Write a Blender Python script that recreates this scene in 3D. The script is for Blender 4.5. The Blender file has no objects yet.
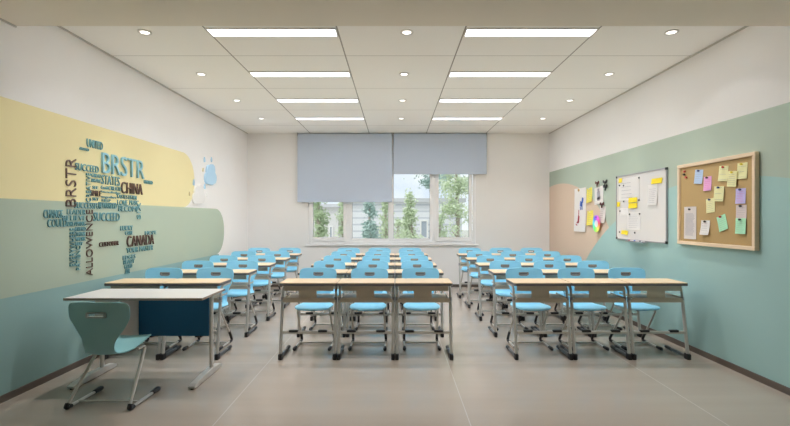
import bpy, bmesh, math, random
from mathutils import Vector, Matrix
random.seed(7)
COL = bpy.context.scene.collection
PI = math.pi
F = 450.0; VX, VY = 395.0, 217.5; H = 1.40          # focal length in px, horizon, eye height
XL, XR, YB, ZC = -2.975, 3.114, 9.07, 3.095         # left wall, right wall, window wall, ceiling
ZS, YS, YF = 2.90, 3.525, -1.6                      # lowered ceiling, its edge, wall behind the viewer

# ------------------------------------------------------------------ materials
def nodes(name):
    m = bpy.data.materials.new(name); m.use_nodes = True
    nt = m.node_tree; b = nt.nodes['Principled BSDF']
    return m, nt, b
def lin(c):
    return tuple(((v/255)/12.92 if v/255 <= .04045 else ((v/255+.055)/1.055)**2.4) for v in c) + (1.0,)
def mat(name, rgb, rough=.5, metal=0.0, var=.04, scale=8.0, bump=0.0, spec=.5, coat=0.0, stretch=(1,1,1)):
    m, nt, b = nodes(name)
    tc = nt.nodes.new('ShaderNodeTexCoord'); mp = nt.nodes.new('ShaderNodeMapping')
    mp.inputs['Scale'].default_value = stretch
    nz = nt.nodes.new('ShaderNodeTexNoise'); nz.inputs['Scale'].default_value = scale; nz.inputs['Detail'].default_value = 4
    mr = nt.nodes.new('ShaderNodeMapRange')
    mr.inputs['To Min'].default_value = 1-var; mr.inputs['To Max'].default_value = 1+var
    mx = nt.nodes.new('ShaderNodeVectorMath'); mx.operation = 'SCALE'
    mx.inputs[0].default_value = lin(rgb)[:3]
    nt.links.new(tc.outputs['Object'], mp.inputs[0]); nt.links.new(mp.outputs[0], nz.inputs['Vector'])
    nt.links.new(nz.outputs['Fac'], mr.inputs['Value']); nt.links.new(mr.outputs[0], mx.inputs['Scale'])
    nt.links.new(mx.outputs[0], b.inputs['Base Color'])
    b.inputs['Roughness'].default_value = rough; b.inputs['Metallic'].default_value = metal
    b.inputs['Specular IOR Level'].default_value = spec; b.inputs['Coat Weight'].default_value = coat
    if bump:
        bp = nt.nodes.new('ShaderNodeBump'); bp.inputs['Strength'].default_value = bump; bp.inputs['Distance'].default_value = .004
        nt.links.new(nz.outputs['Fac'], bp.inputs['Height']); nt.links.new(bp.outputs[0], b.inputs['Normal'])
    return m
def emit(name, rgb, s):
    m, nt, b = nodes(name)
    b.inputs['Base Color'].default_value = (.8,.8,.8,1)
    b.inputs['Emission Color'].default_value = rgb+(1,); b.inputs['Emission Strength'].default_value = s
    return m

class G:                                             # tiny node-graph helper for painted walls, floor, ceiling
    def __init__(s, name):
        s.m, s.nt, s.b = nodes(name)
        tc = s.nt.nodes.new('ShaderNodeTexCoord'); sp = s.nt.nodes.new('ShaderNodeSeparateXYZ')
        s.nt.links.new(tc.outputs['Object'], sp.inputs[0]); s.x, s.y, s.z = sp.outputs; s.co = tc.outputs['Object']
    def put(s, sock, v):
        if isinstance(v, (int, float, tuple)): sock.default_value = v
        else: s.nt.links.new(v, sock)
    def op(s, o, a, b=0.0):
        n = s.nt.nodes.new('ShaderNodeMath'); n.operation = o
        s.put(n.inputs[0], a); s.put(n.inputs[1], b); return n.outputs[0]
    def rbox(s, u, v, u0, u1, v0, v1, r):           # mask of a rounded rectangle
        cu, cv, hu, hv = (u0+u1)/2, (v0+v1)/2, (u1-u0)/2-r, (v1-v0)/2-r
        a = s.op('MAXIMUM', s.op('SUBTRACT', s.op('ABSOLUTE', s.op('SUBTRACT', u, cu)), hu), 0.0)
        c = s.op('MAXIMUM', s.op('SUBTRACT', s.op('ABSOLUTE', s.op('SUBTRACT', v, cv)), hv), 0.0)
        return s.op('LESS_THAN', s.op('ADD', s.op('MULTIPLY', a, a), s.op('MULTIPLY', c, c)), r*r)
    def ell(s, u, v, cu, cv, ru, rv):
        a = s.op('DIVIDE', s.op('SUBTRACT', u, cu), ru); c = s.op('DIVIDE', s.op('SUBTRACT', v, cv), rv)
        return s.op('LESS_THAN', s.op('ADD', s.op('MULTIPLY', a, a), s.op('MULTIPLY', c, c)), 1.0)
    def mix(s, f, a, b):
        n = s.nt.nodes.new('ShaderNodeMix'); n.data_type = 'RGBA'
        s.put(n.inputs[0], f); s.put(n.inputs[6], a); s.put(n.inputs[7], b); return n.outputs[2]
    def noise(s, sc, lo, hi, stretch=(1,1,1)):
        mp = s.nt.nodes.new('ShaderNodeMapping'); mp.inputs['Scale'].default_value = stretch
        n = s.nt.nodes.new('ShaderNodeTexNoise'); n.inputs['Scale'].default_value = sc; n.inputs['Detail'].default_value = 5
        s.nt.links.new(s.co, mp.inputs[0]); s.nt.links.new(mp.outputs[0], n.inputs['Vector'])
        r = s.nt.nodes.new('ShaderNodeMapRange'); r.inputs['To Min'].default_value = lo; r.inputs['To Max'].default_value = hi
        s.nt.links.new(n.outputs['Fac'], r.inputs['Value']); return r.outputs[0]
    def scale(s, col, f):
        n = s.nt.nodes.new('ShaderNodeVectorMath'); n.operation = 'SCALE'
        s.put(n.inputs[0], col); s.put(n.inputs['Scale'], f); return n.outputs[0]

C_WALL = (238,235,231); C_YEL = (230,217,165); C_GRN = (160,172,152); C_BLU = (132,162,156)
C_RGRN = (164,176,159); C_RBLU = (152,184,178); C_BEI = (206,184,162)
def wall_paint_left():
    g = G('wall_paint_left')
    c = g.mix(g.rbox(g.y, g.z, -4, 7.6, -1.0, .785, .02), lin(C_WALL), lin(C_BLU))
    c = g.mix(g.rbox(g.y, g.z, -4, 7.83, .785, 1.545, .36), c, lin(C_GRN))
    c = g.mix(g.rbox(g.y, g.z, -4, 6.67, 1.545, 2.315, .36), c, lin(C_YEL))
    g.nt.links.new(g.scale(c, g.noise(3, .985, 1.015)), g.b.inputs['Base Color'])
    g.b.inputs['Roughness'].default_value = .75; return g.m
def wall_paint_right():
    g = G('wall_paint_right')
    c = g.mix(g.op('LESS_THAN', g.z, 2.31), lin(C_WALL), lin(C_RGRN))
    c = g.mix(g.ell(g.y, g.z, 8.6, .6, 2.30, 1.44), c, lin(C_BEI))
    c = g.mix(g.ell(g.y, g.z, 4.4, -2.71, 4.53, 4.50), c, lin(C_RBLU))
    g.nt.links.new(g.scale(c, g.noise(3, .985, 1.015)), g.b.inputs['Base Color'])
    g.b.inputs['Roughness'].default_value = .75; return g.m
def grid_mask(g, coord, origin, pitch, w):
    m = g.op('PINGPONG', g.op('SUBTRACT', coord, origin), pitch/2)      # distance to nearest joint
    return g.op('LESS_THAN', m, w)
def floor_mat():
    g = G('polished_floor_tile')
    c = g.mix(g.noise(1.2, 0, 1, (.35, 4, 1)), lin((154,142,128)), lin((168,156,142)))
    j = g.op('MAXIMUM', grid_mask(g, g.x, .51, 1.735, .0035), grid_mask(g, g.y, 4.33, 1.735, .0035))
    c = g.mix(g.op('MULTIPLY', j, .35), c, lin((212,206,196)))
    g.nt.links.new(c, g.b.inputs['Base Color'])
    g.nt.links.new(g.noise(2.5, .16, .24, (1, 3, 1)), g.b.inputs['Roughness'])
    g.b.inputs['Specular IOR Level'].default_value = .75
    return g.m
def ceiling_mat():
    g = G('ceiling_panel')
    j = g.op('MAXIMUM', g.op('LESS_THAN', g.op('ABSOLUTE', g.op('SUBTRACT', g.x, -1.705)), .007),
             g.op('LESS_THAN', g.op('ABSOLUTE', g.op('SUBTRACT', g.x, -.52)), .007))
    for v in (.63, 1.83):
        j = g.op('MAXIMUM', j, g.op('LESS_THAN', g.op('ABSOLUTE', g.op('SUBTRACT', g.x, v)), .007))
    t = g.op('MULTIPLY', grid_mask(g, g.y, 3.525, 1.19, .006), .55)
    c = g.mix(g.op('MAXIMUM', g.op('MULTIPLY', j, .8), t), lin((242,239,234)), lin((128,120,110)))
    g.nt.links.new(c, g.b.inputs['Base Color']); g.b.inputs['Roughness'].default_value = .8; return g.m
def siding_mat():
    g = G('hazed_grey_siding')
    s = grid_mask(g, g.z, 0.0, .28, .035)
    c = g.mix(s, lin((236,236,240)), lin((208,210,218)))  # both siding tones lightened to imitate outdoor haze
    g.nt.links.new(c, g.b.inputs['Base Color']); g.b.inputs['Roughness'].default_value = .8; return g.m
def glass_mat():
    m = bpy.data.materials.new('window_glass'); m.use_nodes = True; nt = m.node_tree; nt.nodes.clear()
    o = nt.nodes.new('ShaderNodeOutputMaterial'); mx = nt.nodes.new('ShaderNodeMixShader')
    t = nt.nodes.new('ShaderNodeBsdfTransparent'); g = nt.nodes.new('ShaderNodeBsdfGlossy')
    t.inputs[0].default_value = (.96,.98,.97,1); g.inputs['Roughness'].default_value = .02
    fr = nt.nodes.new('ShaderNodeFresnel'); fr.inputs['IOR'].default_value = 1.45
    mul = nt.nodes.new('ShaderNodeMath'); mul.operation = 'MULTIPLY'; mul.inputs[1].default_value = .35
    nt.links.new(fr.outputs[0], mul.inputs[0]); nt.links.new(mul.outputs[0], mx.inputs[0]); nt.links.new(t.outputs[0], mx.inputs[1]); nt.links.new(g.outputs[0], mx.inputs[2])
    nt.links.new(mx.outputs[0], o.inputs[0]); return m
def wheel_mat():
    g = G('colour_wheel_print')
    a = g.op('ARCTAN2', g.z, g.y); h = g.op('ADD', g.op('DIVIDE', a, 2*PI), .5)
    hs = g.nt.nodes.new('ShaderNodeCombineColor'); hs.mode = 'HSV'
    g.put(hs.inputs[0], h); hs.inputs[1].default_value = .85; hs.inputs[2].default_value = .9
    r2 = g.op('ADD', g.op('MULTIPLY', g.y, g.y), g.op('MULTIPLY', g.z, g.z))
    c = g.mix(g.op('LESS_THAN', r2, .055**2), hs.outputs[0], (.85,.85,.85,1))
    g.nt.links.new(c, g.b.inputs['Base Color']); g.b.inputs['Roughness'].default_value = .6; return g.m

M = dict(sleeve=mat('dark_grey_metal', (92,90,90), .3, .5),wall_grey=mat('bounce_absorbing_wall', (92,100,100), .8, var=.02),
 wl=wall_paint_left(), wr=wall_paint_right(), wall=mat('wall_paint_white', C_WALL, .8, var=.015, scale=3),
 floor=floor_mat(), ceil=ceiling_mat(), soffit=mat('soffit_paint', (230,222,208), .8, var=.01),
 base=mat('baseboard_brown', (92,80,70), .5), gap=mat('shadow_gap', (196,190,182), .8),
 upvc=mat('white_window_frame', (244,242,240), .35, var=.01), blind=mat('blue_grey_blind_fabric', (188,198,212), .85, var=.03, scale=120, bump=.15),
 glass=glass_mat(), chrome=mat('brushed_steel', (190,188,184), .3, .9, var=.05, scale=40),
 silver=mat('silver_powder_coat', (202,198,190), .36, .45, var=.03), ivory=mat('warm_grey_powder_coat', (202,190,170), .45, .1, var=.03),
 rubber=mat('black_rubber', (26,25,26), .55, var=.1, scale=30), wood=mat('pale_maple_laminate', (226,200,162), .4, var=.07, scale=6, stretch=(1,9,9)),
 edge=mat('dark_grey_edge_band', (104,101,100), .5), shell=mat('sky_blue_plastic', (154,222,250), .34, var=.02, scale=5),
 shell_t=mat('teal_blue_plastic', (152,202,206), .36, var=.02, scale=5), insert=mat('brown_grey_insert', (150,136,128), .4),
 white_top=mat('white_laminate', (230,226,224), .3, var=.02), brown_edge=mat('taupe_edge_band', (150,132,116), .5),
 navy=mat('deep_blue_panel', (12,94,136), .45, var=.04), white=mat('white_lacquer', (205,200,190), .45, var=.02),
 cork=mat('cork', (166,138,90), .9, var=.16, scale=160, bump=.4), frame=mat('light_pine', (230,206,174), .5, var=.08, scale=14, stretch=(1,1,6)),
 alu=mat('grey_aluminium', (160,158,160), .4, .5), wboard=mat('whiteboard_enamel', (222,217,212), .2, var=.01, coat=.2),
 paper=mat('white_paper', (232,228,224), .8, var=.03), paper2=mat('off_white_paper', (214,206,200), .8, var=.03),
 n_blue=mat('pale_blue_paper', (190,212,240), .8, var=.03), n_pink=mat('pink_paper', (238,176,222), .8, var=.03),
 n_yel=mat('cream_yellow_paper', (236,232,176), .8, var=.04), n_lav=mat('lavender_paper', (196,188,232), .8, var=.04),
 n_grn=mat('mint_paper', (174,232,190), .8, var=.04), n_gry=mat('rosy_grey_paper', (214,200,196), .8, var=.03),
 stick=mat('bright_yellow_paper', (240,214,30), .7, var=.06), stick2=mat('soft_yellow_paper', (232,218,84), .7, var=.08),
 ink=mat('grey_ink', (160,156,162), .8), inkb=mat('blue_ink', (50,90,170), .7), inkr=mat('red_ink', (170,46,60), .7), inkp=mat('pink_ink', (206,90,150), .8),
 black=mat('black_plastic', (24,24,26), .35), red=mat('red_plastic', (176,44,36), .35), dkred=mat('dark_brown_red', (84,40,34), .45),
 yelpin=mat('yellow_plastic', (214,196,40), .35), bluepin=mat('navy_plastic', (50,60,110), .35), wheel=wheel_mat(), brass=mat('wooden_peg', (196,160,104), .5),
 let_blue=mat('light_blue_acrylic', (136,184,196), .35, var=.02), let_teal=mat('dark_teal_acrylic', (100,148,152), .4, var=.04), let_brown=mat('dark_brown_acrylic', (88,66,56), .4, var=.04),
 cloud=mat('pale_blue_foam', (170,202,222), .6, var=.02), cloudw=mat('white_foam', (228,226,222), .6, var=.02), drop_y=mat('beige_foam', (200,186,150), .6),
 lamp=emit('lamp_diffuser', (.935,.955,1.05), 33.0), spot=emit('downlight_lens', (1.0,.97,.93), 60.0), ring=mat('white_metal_ring', (214,210,204), .4),
 leaf1=mat('hazed_leaf_green', (190,206,170), .7, var=.25, scale=3), leaf2=mat('hazed_leaf_blue_green', (186,208,202), .7, var=.2, scale=3), leaf3=mat('hazed_leaf_light_green', (214,226,196), .7, var=.2, scale=3),  # leaves, roof and far panes paled in colour to stand in for haze
 bark=mat('bark', (180,170,158), .9, var=.2), siding=siding_mat(), render_w=mat('pale_render', (226,224,222), .8), roof=mat('hazed_grey_roof', (214,214,218), .8),
 ground=mat('pale_paving', (196,196,186), .9, var=.1), pane_hazed=mat('hazed_pane', (176,184,196), .2))

# ------------------------------------------------------------------ mesh helpers
def link(name, me, parent=None, loc=None):
    o = bpy.data.objects.new(name, me); COL.objects.link(o)
    if loc: o.location = loc
    if parent: o.parent = parent
    return o
def mk(name, bm, m, parent=None, loc=None, smooth=False, bevel=0, seg=2):
    bmesh.ops.recalc_face_normals(bm, faces=bm.faces)
    if bevel:
        bmesh.ops.bevel(bm, geom=[e for e in bm.edges if len(e.link_faces) == 2 and e.calc_face_angle(0) > .7], offset=bevel, segments=seg, affect='EDGES', profile=.6)
    me = bpy.data.meshes.new(name); bm.to_mesh(me); bm.free()
    for q in (m if isinstance(m, (list, tuple)) else [m]): me.materials.append(q)
    if smooth:
        for p in me.polygons: p.use_smooth = True
        try: me.set_sharp_from_angle(angle=math.radians(40))
        except Exception: pass
    return link(name, me, parent, loc)
def box(bm, x0, x1, y0, y1, z0, z1, mi=0):
    v = [bm.verts.new((x, y, z)) for x in (x0, x1) for y in (y0, y1) for z in (z0, z1)]
    for f in ((0,1,3,2),(4,6,7,5),(0,4,5,1),(2,3,7,6),(0,2,6,4),(1,5,7,3)):
        bm.faces.new([v[i] for i in f]).material_index = mi
def bx(*a): bm = bmesh.new(); box(bm, *a); return bm
def rounded(pts, r, n=5):
    out = [Vector(pts[0])]
    for i in range(1, len(pts)-1):
        p = Vector(pts[i]); a = (Vector(pts[i-1])-p); b = (Vector(pts[i+1])-p)
        rr = min(r, a.length*.49, b.length*.49); a = p+a.normalized()*rr; b = p+b.normalized()*rr
        for k in range(n+1):
            t = k/n; out.append(a*(1-t)**2+p*2*t*(1-t)+b*t*t)
    out.append(Vector(pts[-1])); return out
def tube(bm, pts, r, seg=8, sx=1.0):
    n = len(pts); rings = []
    up = None
    for i in range(n):
        d = (pts[min(i+1, n-1)]-pts[max(i-1, 0)]).normalized()
        if up is None:
            up = d.orthogonal().normalized() if abs(d.x) > .5 else Vector((1,0,0))
        side = (up-d*up.dot(d)).normalized(); oth = d.cross(side)
        rr = r[i] if isinstance(r, (list, tuple)) else r
        rings.append([bm.verts.new(pts[i]+(side*math.cos(2*PI*k/seg)*sx+oth*math.sin(2*PI*k/seg))*rr) for k in range(seg)])
    for a, b in zip(rings, rings[1:]):
        for k in range(seg): bm.faces.new((a[k], a[(k+1) % seg], b[(k+1) % seg], b[k]))
    bm.faces.new(rings[0][::-1]); bm.faces.new(rings[-1])
def disc(bm, c, r, z0, z1, seg=24):                  # vertical cylinder
    a = [bm.verts.new((c[0]+r*math.cos(2*PI*k/seg), c[1]+r*math.sin(2*PI*k/seg), z0)) for k in range(seg)]
    b = [bm.verts.new((v.co.x, v.co.y, z1)) for v in a]
    for k in range(seg): bm.faces.new((a[k], a[(k+1) % seg], b[(k+1) % seg], b[k]))
    bm.faces.new(a[::-1]); bm.faces.new(b)
def thing(name, label, cat, loc=(0,0,0), rz=0, group=None):
    o = bpy.data.objects.new(name, None); COL.objects.link(o); o.empty_display_size = .1
    o.location = loc; o.rotation_euler.z = rz; tag(o, label, cat, group); return o
def tag(o, label, cat, group=None):
    o['label'] = label; o['category'] = cat
    if group: o['group'] = group
    return o
def struct(o): o['kind'] = 'structure'; return o
def copy_tree(o, parent=None):
    c = o.copy(); COL.objects.link(c)
    if parent: c.parent = parent
    for ch in KIDS.get(o.name, []): copy_tree(ch, c)
    return c
KIDS = {}
def collect(o):
    KIDS[o.name] = [c for c in bpy.data.objects if c.parent == o]
    for c in KIDS[o.name]: collect(c)

# ------------------------------------------------------------------ room shell
T = .15
struct(mk('floor', bx(XL-T, XR+T, YF-T, YB+T, -.12, 0), M['floor']))
struct(mk('wall_left', bx(XL-T, XL, YF-T, YB+T, 0, ZC+.1), M['wl']))
struct(mk('wall_right', bx(XR, XR+T, YF-T, YB+T, 0, ZC+.1), M['wr']))
struct(mk('wall_front', bx(XL, XR, YF-T, YF, 0, ZC+.1), M['wall_grey']))  # unseen wall, toned dark to cut the light bounced into the room
WX0, WX1, WZ0, WZ1 = -1.745, 1.63, .865, 2.80
bm = bmesh.new(); WT = .24
box(bm, XL, WX0, YB, YB+WT, 0, ZC+.1); box(bm, WX1, XR, YB, YB+WT, 0, ZC+.1)
box(bm, WX0, WX1, YB, YB+WT, 0, WZ0); box(bm, WX0, WX1, YB, YB+WT, WZ1, ZC+.1)
struct(mk('wall_back', bm, M['wall']))
bm = bmesh.new(); box(bm, XL, XR, YS, YB, ZC, ZC+.12)
struct(mk('ceiling', bm, M['ceil']))
struct(mk('trim_1', bx(XL, XR, YF, YS, ZS, ZC+.12), M['soffit']))         # lowered front strip of the ceiling
bm = bmesh.new()
box(bm, XL, XL+.016, YS, YB, ZC-.012, ZC); box(bm, XR-.016, XR, YS, YB, ZC-.012, ZC)
struct(mk('trim_2', bm, M['gap']))
bm = bmesh.new()
box(bm, XL, XL+.012, YF, YS, ZS-.012, ZS); box(bm, XR-.012, XR, YF, YS, ZS-.012, ZS)
struct(mk('trim_3', bm, M['gap']))
struct(mk('baseboard_left', bx(XL, XL+.012, YF, YB, 0, .055), M['base']))
struct(mk('baseboard_right', bx(XR-.012, XR, YF, YB, 0, .055), M['base']))
struct(mk('baseboard_back', bx(XL+.012, XR-.012, YB-.012, YB, 0, .055), M['base']))

# ------------------------------------------------------------------ window
wy0, wy1 = YB+.02, YB+.09
win = bmesh.new()
def ring(bm, x0, x1, z0, z1, w, y0, y1, wb=None):
    wb = wb or w
    box(bm, x0, x0+w, y0, y1, z0, z1); box(bm, x1-w, x1, y0, y1, z0, z1)
    box(bm, x0+w, x1-w, y0, y1, z0, z0+wb); box(bm, x0+w, x1-w, y0, y1, z1-w, z1)
ring(win, WX0, WX1, WZ0, WZ1, .055, wy0, wy1)
def px(v): return (v-VX)/F*(YB+.04)
cells = [(px(310.2), px(346.5), True), (px(350.5), px(390), False), (px(391.8), px(431.6), False), (px(435.6), px(471.8), True)]
for a, b in ((cells[0][1], cells[1][0]), (cells[1][1], cells[2][0]), (cells[2][1], cells[3][0])):
    box(win, a-.004, b+.004, wy0, wy1, WZ0+.055, WZ1-.055)
w1 = struct(mk('window_1', win, M['upvc'], bevel=.004, seg=1))
for a, b, sash in cells:
    bm = bmesh.new(); w = .06 if sash else .035
    ring(bm, a, b, WZ0+.055, WZ1-.055, w, wy0-(.018 if sash else -.01), wy1-.02, w+.02)
    s = mk('window_sash', bm, M['upvc'], w1, bevel=.004, seg=1)
    mk('window_gasket', (lambda q: (ring(q, a+w-.004, b-w+.004, WZ0+.055+w+.014, WZ1-.055-w+.004, .008, wy0+.03, wy0+.046), q)[1])(bmesh.new()), M['edge'], s)
    mk('window_pane', bx(a+w-.002, b-w+.002, wy0+.035, wy0+.041, WZ0+.055+w+.015, WZ1-.055-w+.002), M['glass'], s)
    if sash:
        hx = b-.03 if a < 0 else a+.03
        h = bmesh.new(); box(h, hx-.012, hx+.012, wy0-.03, wy0-.019, 1.42, 1.50); box(h, hx-.008, hx+.008, wy0-.05, wy0-.03, 1.36, 1.49)
        mk('window_handle', h, M['upvc'], s, bevel=.003, seg=1)
struct(mk('window_sill', bx(WX0-.05, WX1+.05, YB-.035, YB+.02, WZ0-.03, WZ0), M['upvc'], w1, bevel=.004, seg=1))

# roller blinds
def blind(x0, x1, zb, label):
    y = YB-.085
    t = thing('roller_blind', label, 'blind', ((x0+x1)/2, y, zb), 0, 'roller blinds over the window')
    hw = (x1-x0)/2; H2 = ZC-zb
    bm = bmesh.new(); n = 24
    for i in range(n+1):
        x = -hw+2*hw*i/n; yy = .0015*math.sin(i*1.1)
        for z in (0.02, H2-.045): bm.verts.new((x, yy, z)); bm.verts.new((x, yy+.0015, z))
    vs = list(bm.verts)
    for i in range(n):
        a = vs[i*4:i*4+4]; b = vs[i*4+4:i*4+8]
        bm.faces.new((a[0], b[0], b[2], a[2])); bm.faces.new((a[1], a[3], b[3], b[1]))
        bm.faces.new((a[0], a[1], b[1], b[0])); bm.faces.new((a[2], b[2], b[3], a[3]))
    bm.faces.new((vs[0], vs[2], vs[3], vs[1])); e = vs[-4:]; bm.faces.new((e[0], e[1], e[3], e[2]))
    mk('blind_fabric', bm, M['blind'], t, smooth=True)
    mk('bottom_bar', bx(-hw, hw, -.008, .010, 0, .022), M['blind'], t, bevel=.004)
    b2 = bmesh.new(); tube(b2, [Vector((-hw+.01, .022, H2-.035)), Vector((hw-.01, .022, H2-.035))], .022, 12)
    mk('blind_roller', b2, M['blind'], t, smooth=True)
    bk = bmesh.new()
    for s in (-1, 1): box(bk, s*hw-.006 if s < 0 else hw-.006, s*hw+.006 if s < 0 else hw+.006, -.004, .084, H2-.065, H2-.001)
    mk('bracket', bk, M['alu'], t)
    ch = bmesh.new(); tube(ch, [Vector((hw+.009, .03, H2-.04)), Vector((hw+.009, .03, -.25))], .0025, 6)
    mk('pull_chain', ch, M['upvc'], t)
blind(-1.948, -.062, 1.708, 'blue-grey roller blind pulled far down over the left half of the window')
blind(-.026, 1.83, 2.264, 'blue-grey roller blind raised higher over the right half of the window')

# ------------------------------------------------------------------ ceiling lights
rowname = ['nearest the viewer', 'second from the viewer', 'third from the viewer', 'nearest the window']
LY = [4.11, 5.31, 6.50, 7.69]
def light_panel(x0, x1, y, label):
    t = thing('ceiling_light', label, 'ceiling light', ((x0+x1)/2, y, ZC), 0, 'linear ceiling lights')
    hw = (x1-x0)/2-.008; bm = bmesh.new()
    box(bm, -hw, hw, -.090, -.078, -.010, 0); box(bm, -hw, hw, .078, .090, -.010, 0)
    box(bm, -hw, -hw+.01, -.078, .078, -.010, 0); box(bm, hw-.01, hw, -.078, .078, -.010, 0)
    mk('light_frame', bm, M['ring'], t)
    mk('diffuser', bx(-hw+.0105, hw-.0105, -.0775, .0775, -.008, -.001), M['lamp'], t)
for i, y in enumerate(LY):
    light_panel(-1.705, -.52, y, 'long white lit ceiling light in the left row, ' + rowname[i])
    light_panel(.63, 1.83, y, 'long white lit ceiling light in the right row, ' + rowname[i])
def downlight(x, y, z, label):
    t = thing('downlight', label, 'downlight', (x, y, z), 0, 'small round ceiling downlights')
    bm = bmesh.new(); s = 24
    for (ra, rb, za, zb) in ((.060,.061,0,-.006),(.061,.040,-.006,-.007),(.040,.039,-.007,0)):
        a = [bm.verts.new((ra*math.cos(2*PI*k/s), ra*math.sin(2*PI*k/s), za)) for k in range(s)]
        b = [bm.verts.new((rb*math.cos(2*PI*k/s), rb*math.sin(2*PI*k/s), zb)) for k in range(s)]
        for k in range(s): bm.faces.new((a[k], a[(k+1) % s], b[(k+1) % s], b[k]))
    bmesh.ops.remove_doubles(bm, verts=bm.verts, dist=1e-5)
    mk('trim_ring', bm, M['ring'], t)
    b = bmesh.new(); disc(b, (0, 0), .0385, -.004, -.001, 20); mk('lens', b, M['spot'], t)
    l = bpy.data.lights.new('downlight_beam', 'SPOT'); l.energy = 82; l.spot_size = math.radians(115); l.spot_blend = .9; l.shadow_soft_size = .036; l.color = (.97,.97,.99)
    lo = bpy.data.objects.new('downlight_beam', l); COL.objects.link(lo); lo.parent = t; lo.location = (0, 0, -.012)
for i, y in enumerate(LY):
    for x, s in ((-2.285, 'left'), (.108, 'middle'), (2.525, 'right')):
        downlight(x, y, ZC, 'small round lit downlight in the %s line, %s' % (s, rowname[i]))
# ------------------------------------------------------------------ student chair
PROF = [(-.205,.426,.150),(-.196,.436,.175),(-.15,.442,.190),(-.05,.437,.196),(.05,.431,.188),(.11,.437,.160),(.145,.466,.138),(.158,.53,.140),
        (.166,.60,.163),(.172,.66,.190),(.178,.72,.206),(.181,.75,.210),(.183,.777,.209),(.186,.80,.203),(.189,.815,.190),(.191,.826,.168),(.192,.831,.140)]
def shell_mesh(P, slot):
    rows = []
    for i in range(len(P)-1):
        p0, p1, p2, p3 = P[max(i-1, 0)], P[i], P[i+1], P[min(i+2, len(P)-1)]
        for t in ((0, .5) if i < len(P)-1 else (0,)):
            rows.append(tuple(.5*((2*b)+(-a+c)*t+(2*a-5*b+4*c-d)*t*t+(-a+3*b-3*c+d)*t**3) for a, b, c, d in zip(p0, p1, p2, p3)))
    rows.append(P[-1])
    us = [-1, -.93, -.78, -.6, -.42, -.235, 0, .235, .42, .6, .78, .93, 1]
    bm = bmesh.new(); g = []
    for (y, z, w) in rows:
        k = min(max((z-.47)/.12, 0), 1)                                     # 0 seat, 1 back
        g.append([bm.verts.new((u*w, y-.028*k*u*u*(1 if z > .5 else 0), z+(1-k)*(.012*u*u-.006))) for u in us])
    for i in range(len(rows)-1):
        for j in range(len(us)-1):
            zc = (rows[i][1]+rows[i+1][1])/2
            if slot-.0155 < zc < slot+.0165 and 5 <= j <= 6 and rows[i][0] > .1: continue
            bm.faces.new((g[i][j], g[i][j+1], g[i+1][j+1], g[i+1][j]))
    bmesh.ops.recalc_face_normals(bm, faces=bm.faces)
    bmesh.ops.solidify(bm, geom=list(bm.faces), thickness=.008)
    return bm
PROF_T = [(-.205,.436,.120),(-.196,.448,.143),(-.15,.452,.158),(-.05,.430,.160),(.04,.402,.145),(.095,.392,.118),(.135,.405,.092),(.155,.45,.088),(.162,.51,.103),
        (.168,.57,.135),(.173,.63,.164),(.177,.665,.177),(.180,.695,.180),(.183,.73,.180),(.186,.76,.176),(.188,.78,.158),(.189,.787,.125)]
def make_chair(label, shell_m, insert_m, prof=None, sleeve=True, slot=.7605, zl=.408, xl=.166):
    t = thing('student_chair', label, 'chair')
    sh = mk('seat_shell', shell_mesh(prof or PROF, slot), shell_m, t, smooth=True)
    bm = bmesh.new()                                                      # handle slot surround
    pts = [(-.052,.740),(.052,.740),(.056,.746),(.056,.775),(.052,.781),(-.052,.781),(-.056,.775),(-.056,.746)]
    inn = [(-.044,.751),(.044,.751),(.046,.754),(.046,.767),(.044,.770),(-.044,.770),(-.046,.767),(-.046,.754)]
    L = [[bm.verts.new((x, y, z+slot-.7605)) for x, z in q] for q in (pts, inn) for y in (.171, .194)]
    for k in range(8):
        m2 = (k+1) % 8
        bm.faces.new((L[0][k], L[0][m2], L[2][m2], L[2][k])); bm.faces.new((L[1][k], L[3][k], L[3][m2], L[1][m2]))
        bm.faces.new((L[0][k], L[1][k], L[1][m2], L[0][m2])); bm.faces.new((L[2][k], L[2][m2], L[3][m2], L[3][k]))
    mk('handle_slot', bm, insert_m, sh)
    for s in (-1, 1):
        pts = rounded([(s*.185,-.19,.017),(s*.185,.175,.017),(s*(xl+.006),-.125,zl+.002),(s*xl,.09 if sleeve else -.03,zl-(.0 if sleeve else .008))], .05)
        bm = bmesh.new(); tube(bm, pts, .0105)
        leg = mk('leg', bm, M['silver'], t, smooth=True)
        bm = bmesh.new(); tube(bm, [Vector((s*.185, y, z)) for y, z in ((-.215,.014),(-.205,.019),(-.19,.022),(-.12,.019))], [.010,.017,.019,.0145])
        mk('toe_cap', bm, M['rubber'], leg, smooth=True)
        hp = rounded([(s*.185,.09,.016),(s*.185,.1755,.017),(s*.1815,.09,.135)] if sleeve else [(s*.185,.12,.016),(s*.185,.172,.017),(s*.184,.154,.045)], .05, 6)
        bm = bmesh.new(); tube(bm, hp, .0145); mk('heel_sleeve', bm, M['rubber'], leg, smooth=True)
    bm = bmesh.new(); tube(bm, [Vector((-.185, .05, .020)), Vector((.185, .05, .020))], .0085); mk('stretcher', bm, M['silver'], t, smooth=True)
    bm = bmesh.new()
    for yy in ((-.10, .06) if sleeve else (-.11, -.05)): tube(bm, [Vector((-xl, yy, zl+.006-(.0 if sleeve else .1*(yy+.1)+.004))), Vector((xl, yy, zl+.006-(.0 if sleeve else .1*(yy+.1)+.004)))], .009)
    mk('seat_support', bm, M['silver'], t, smooth=True)
    return t

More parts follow.
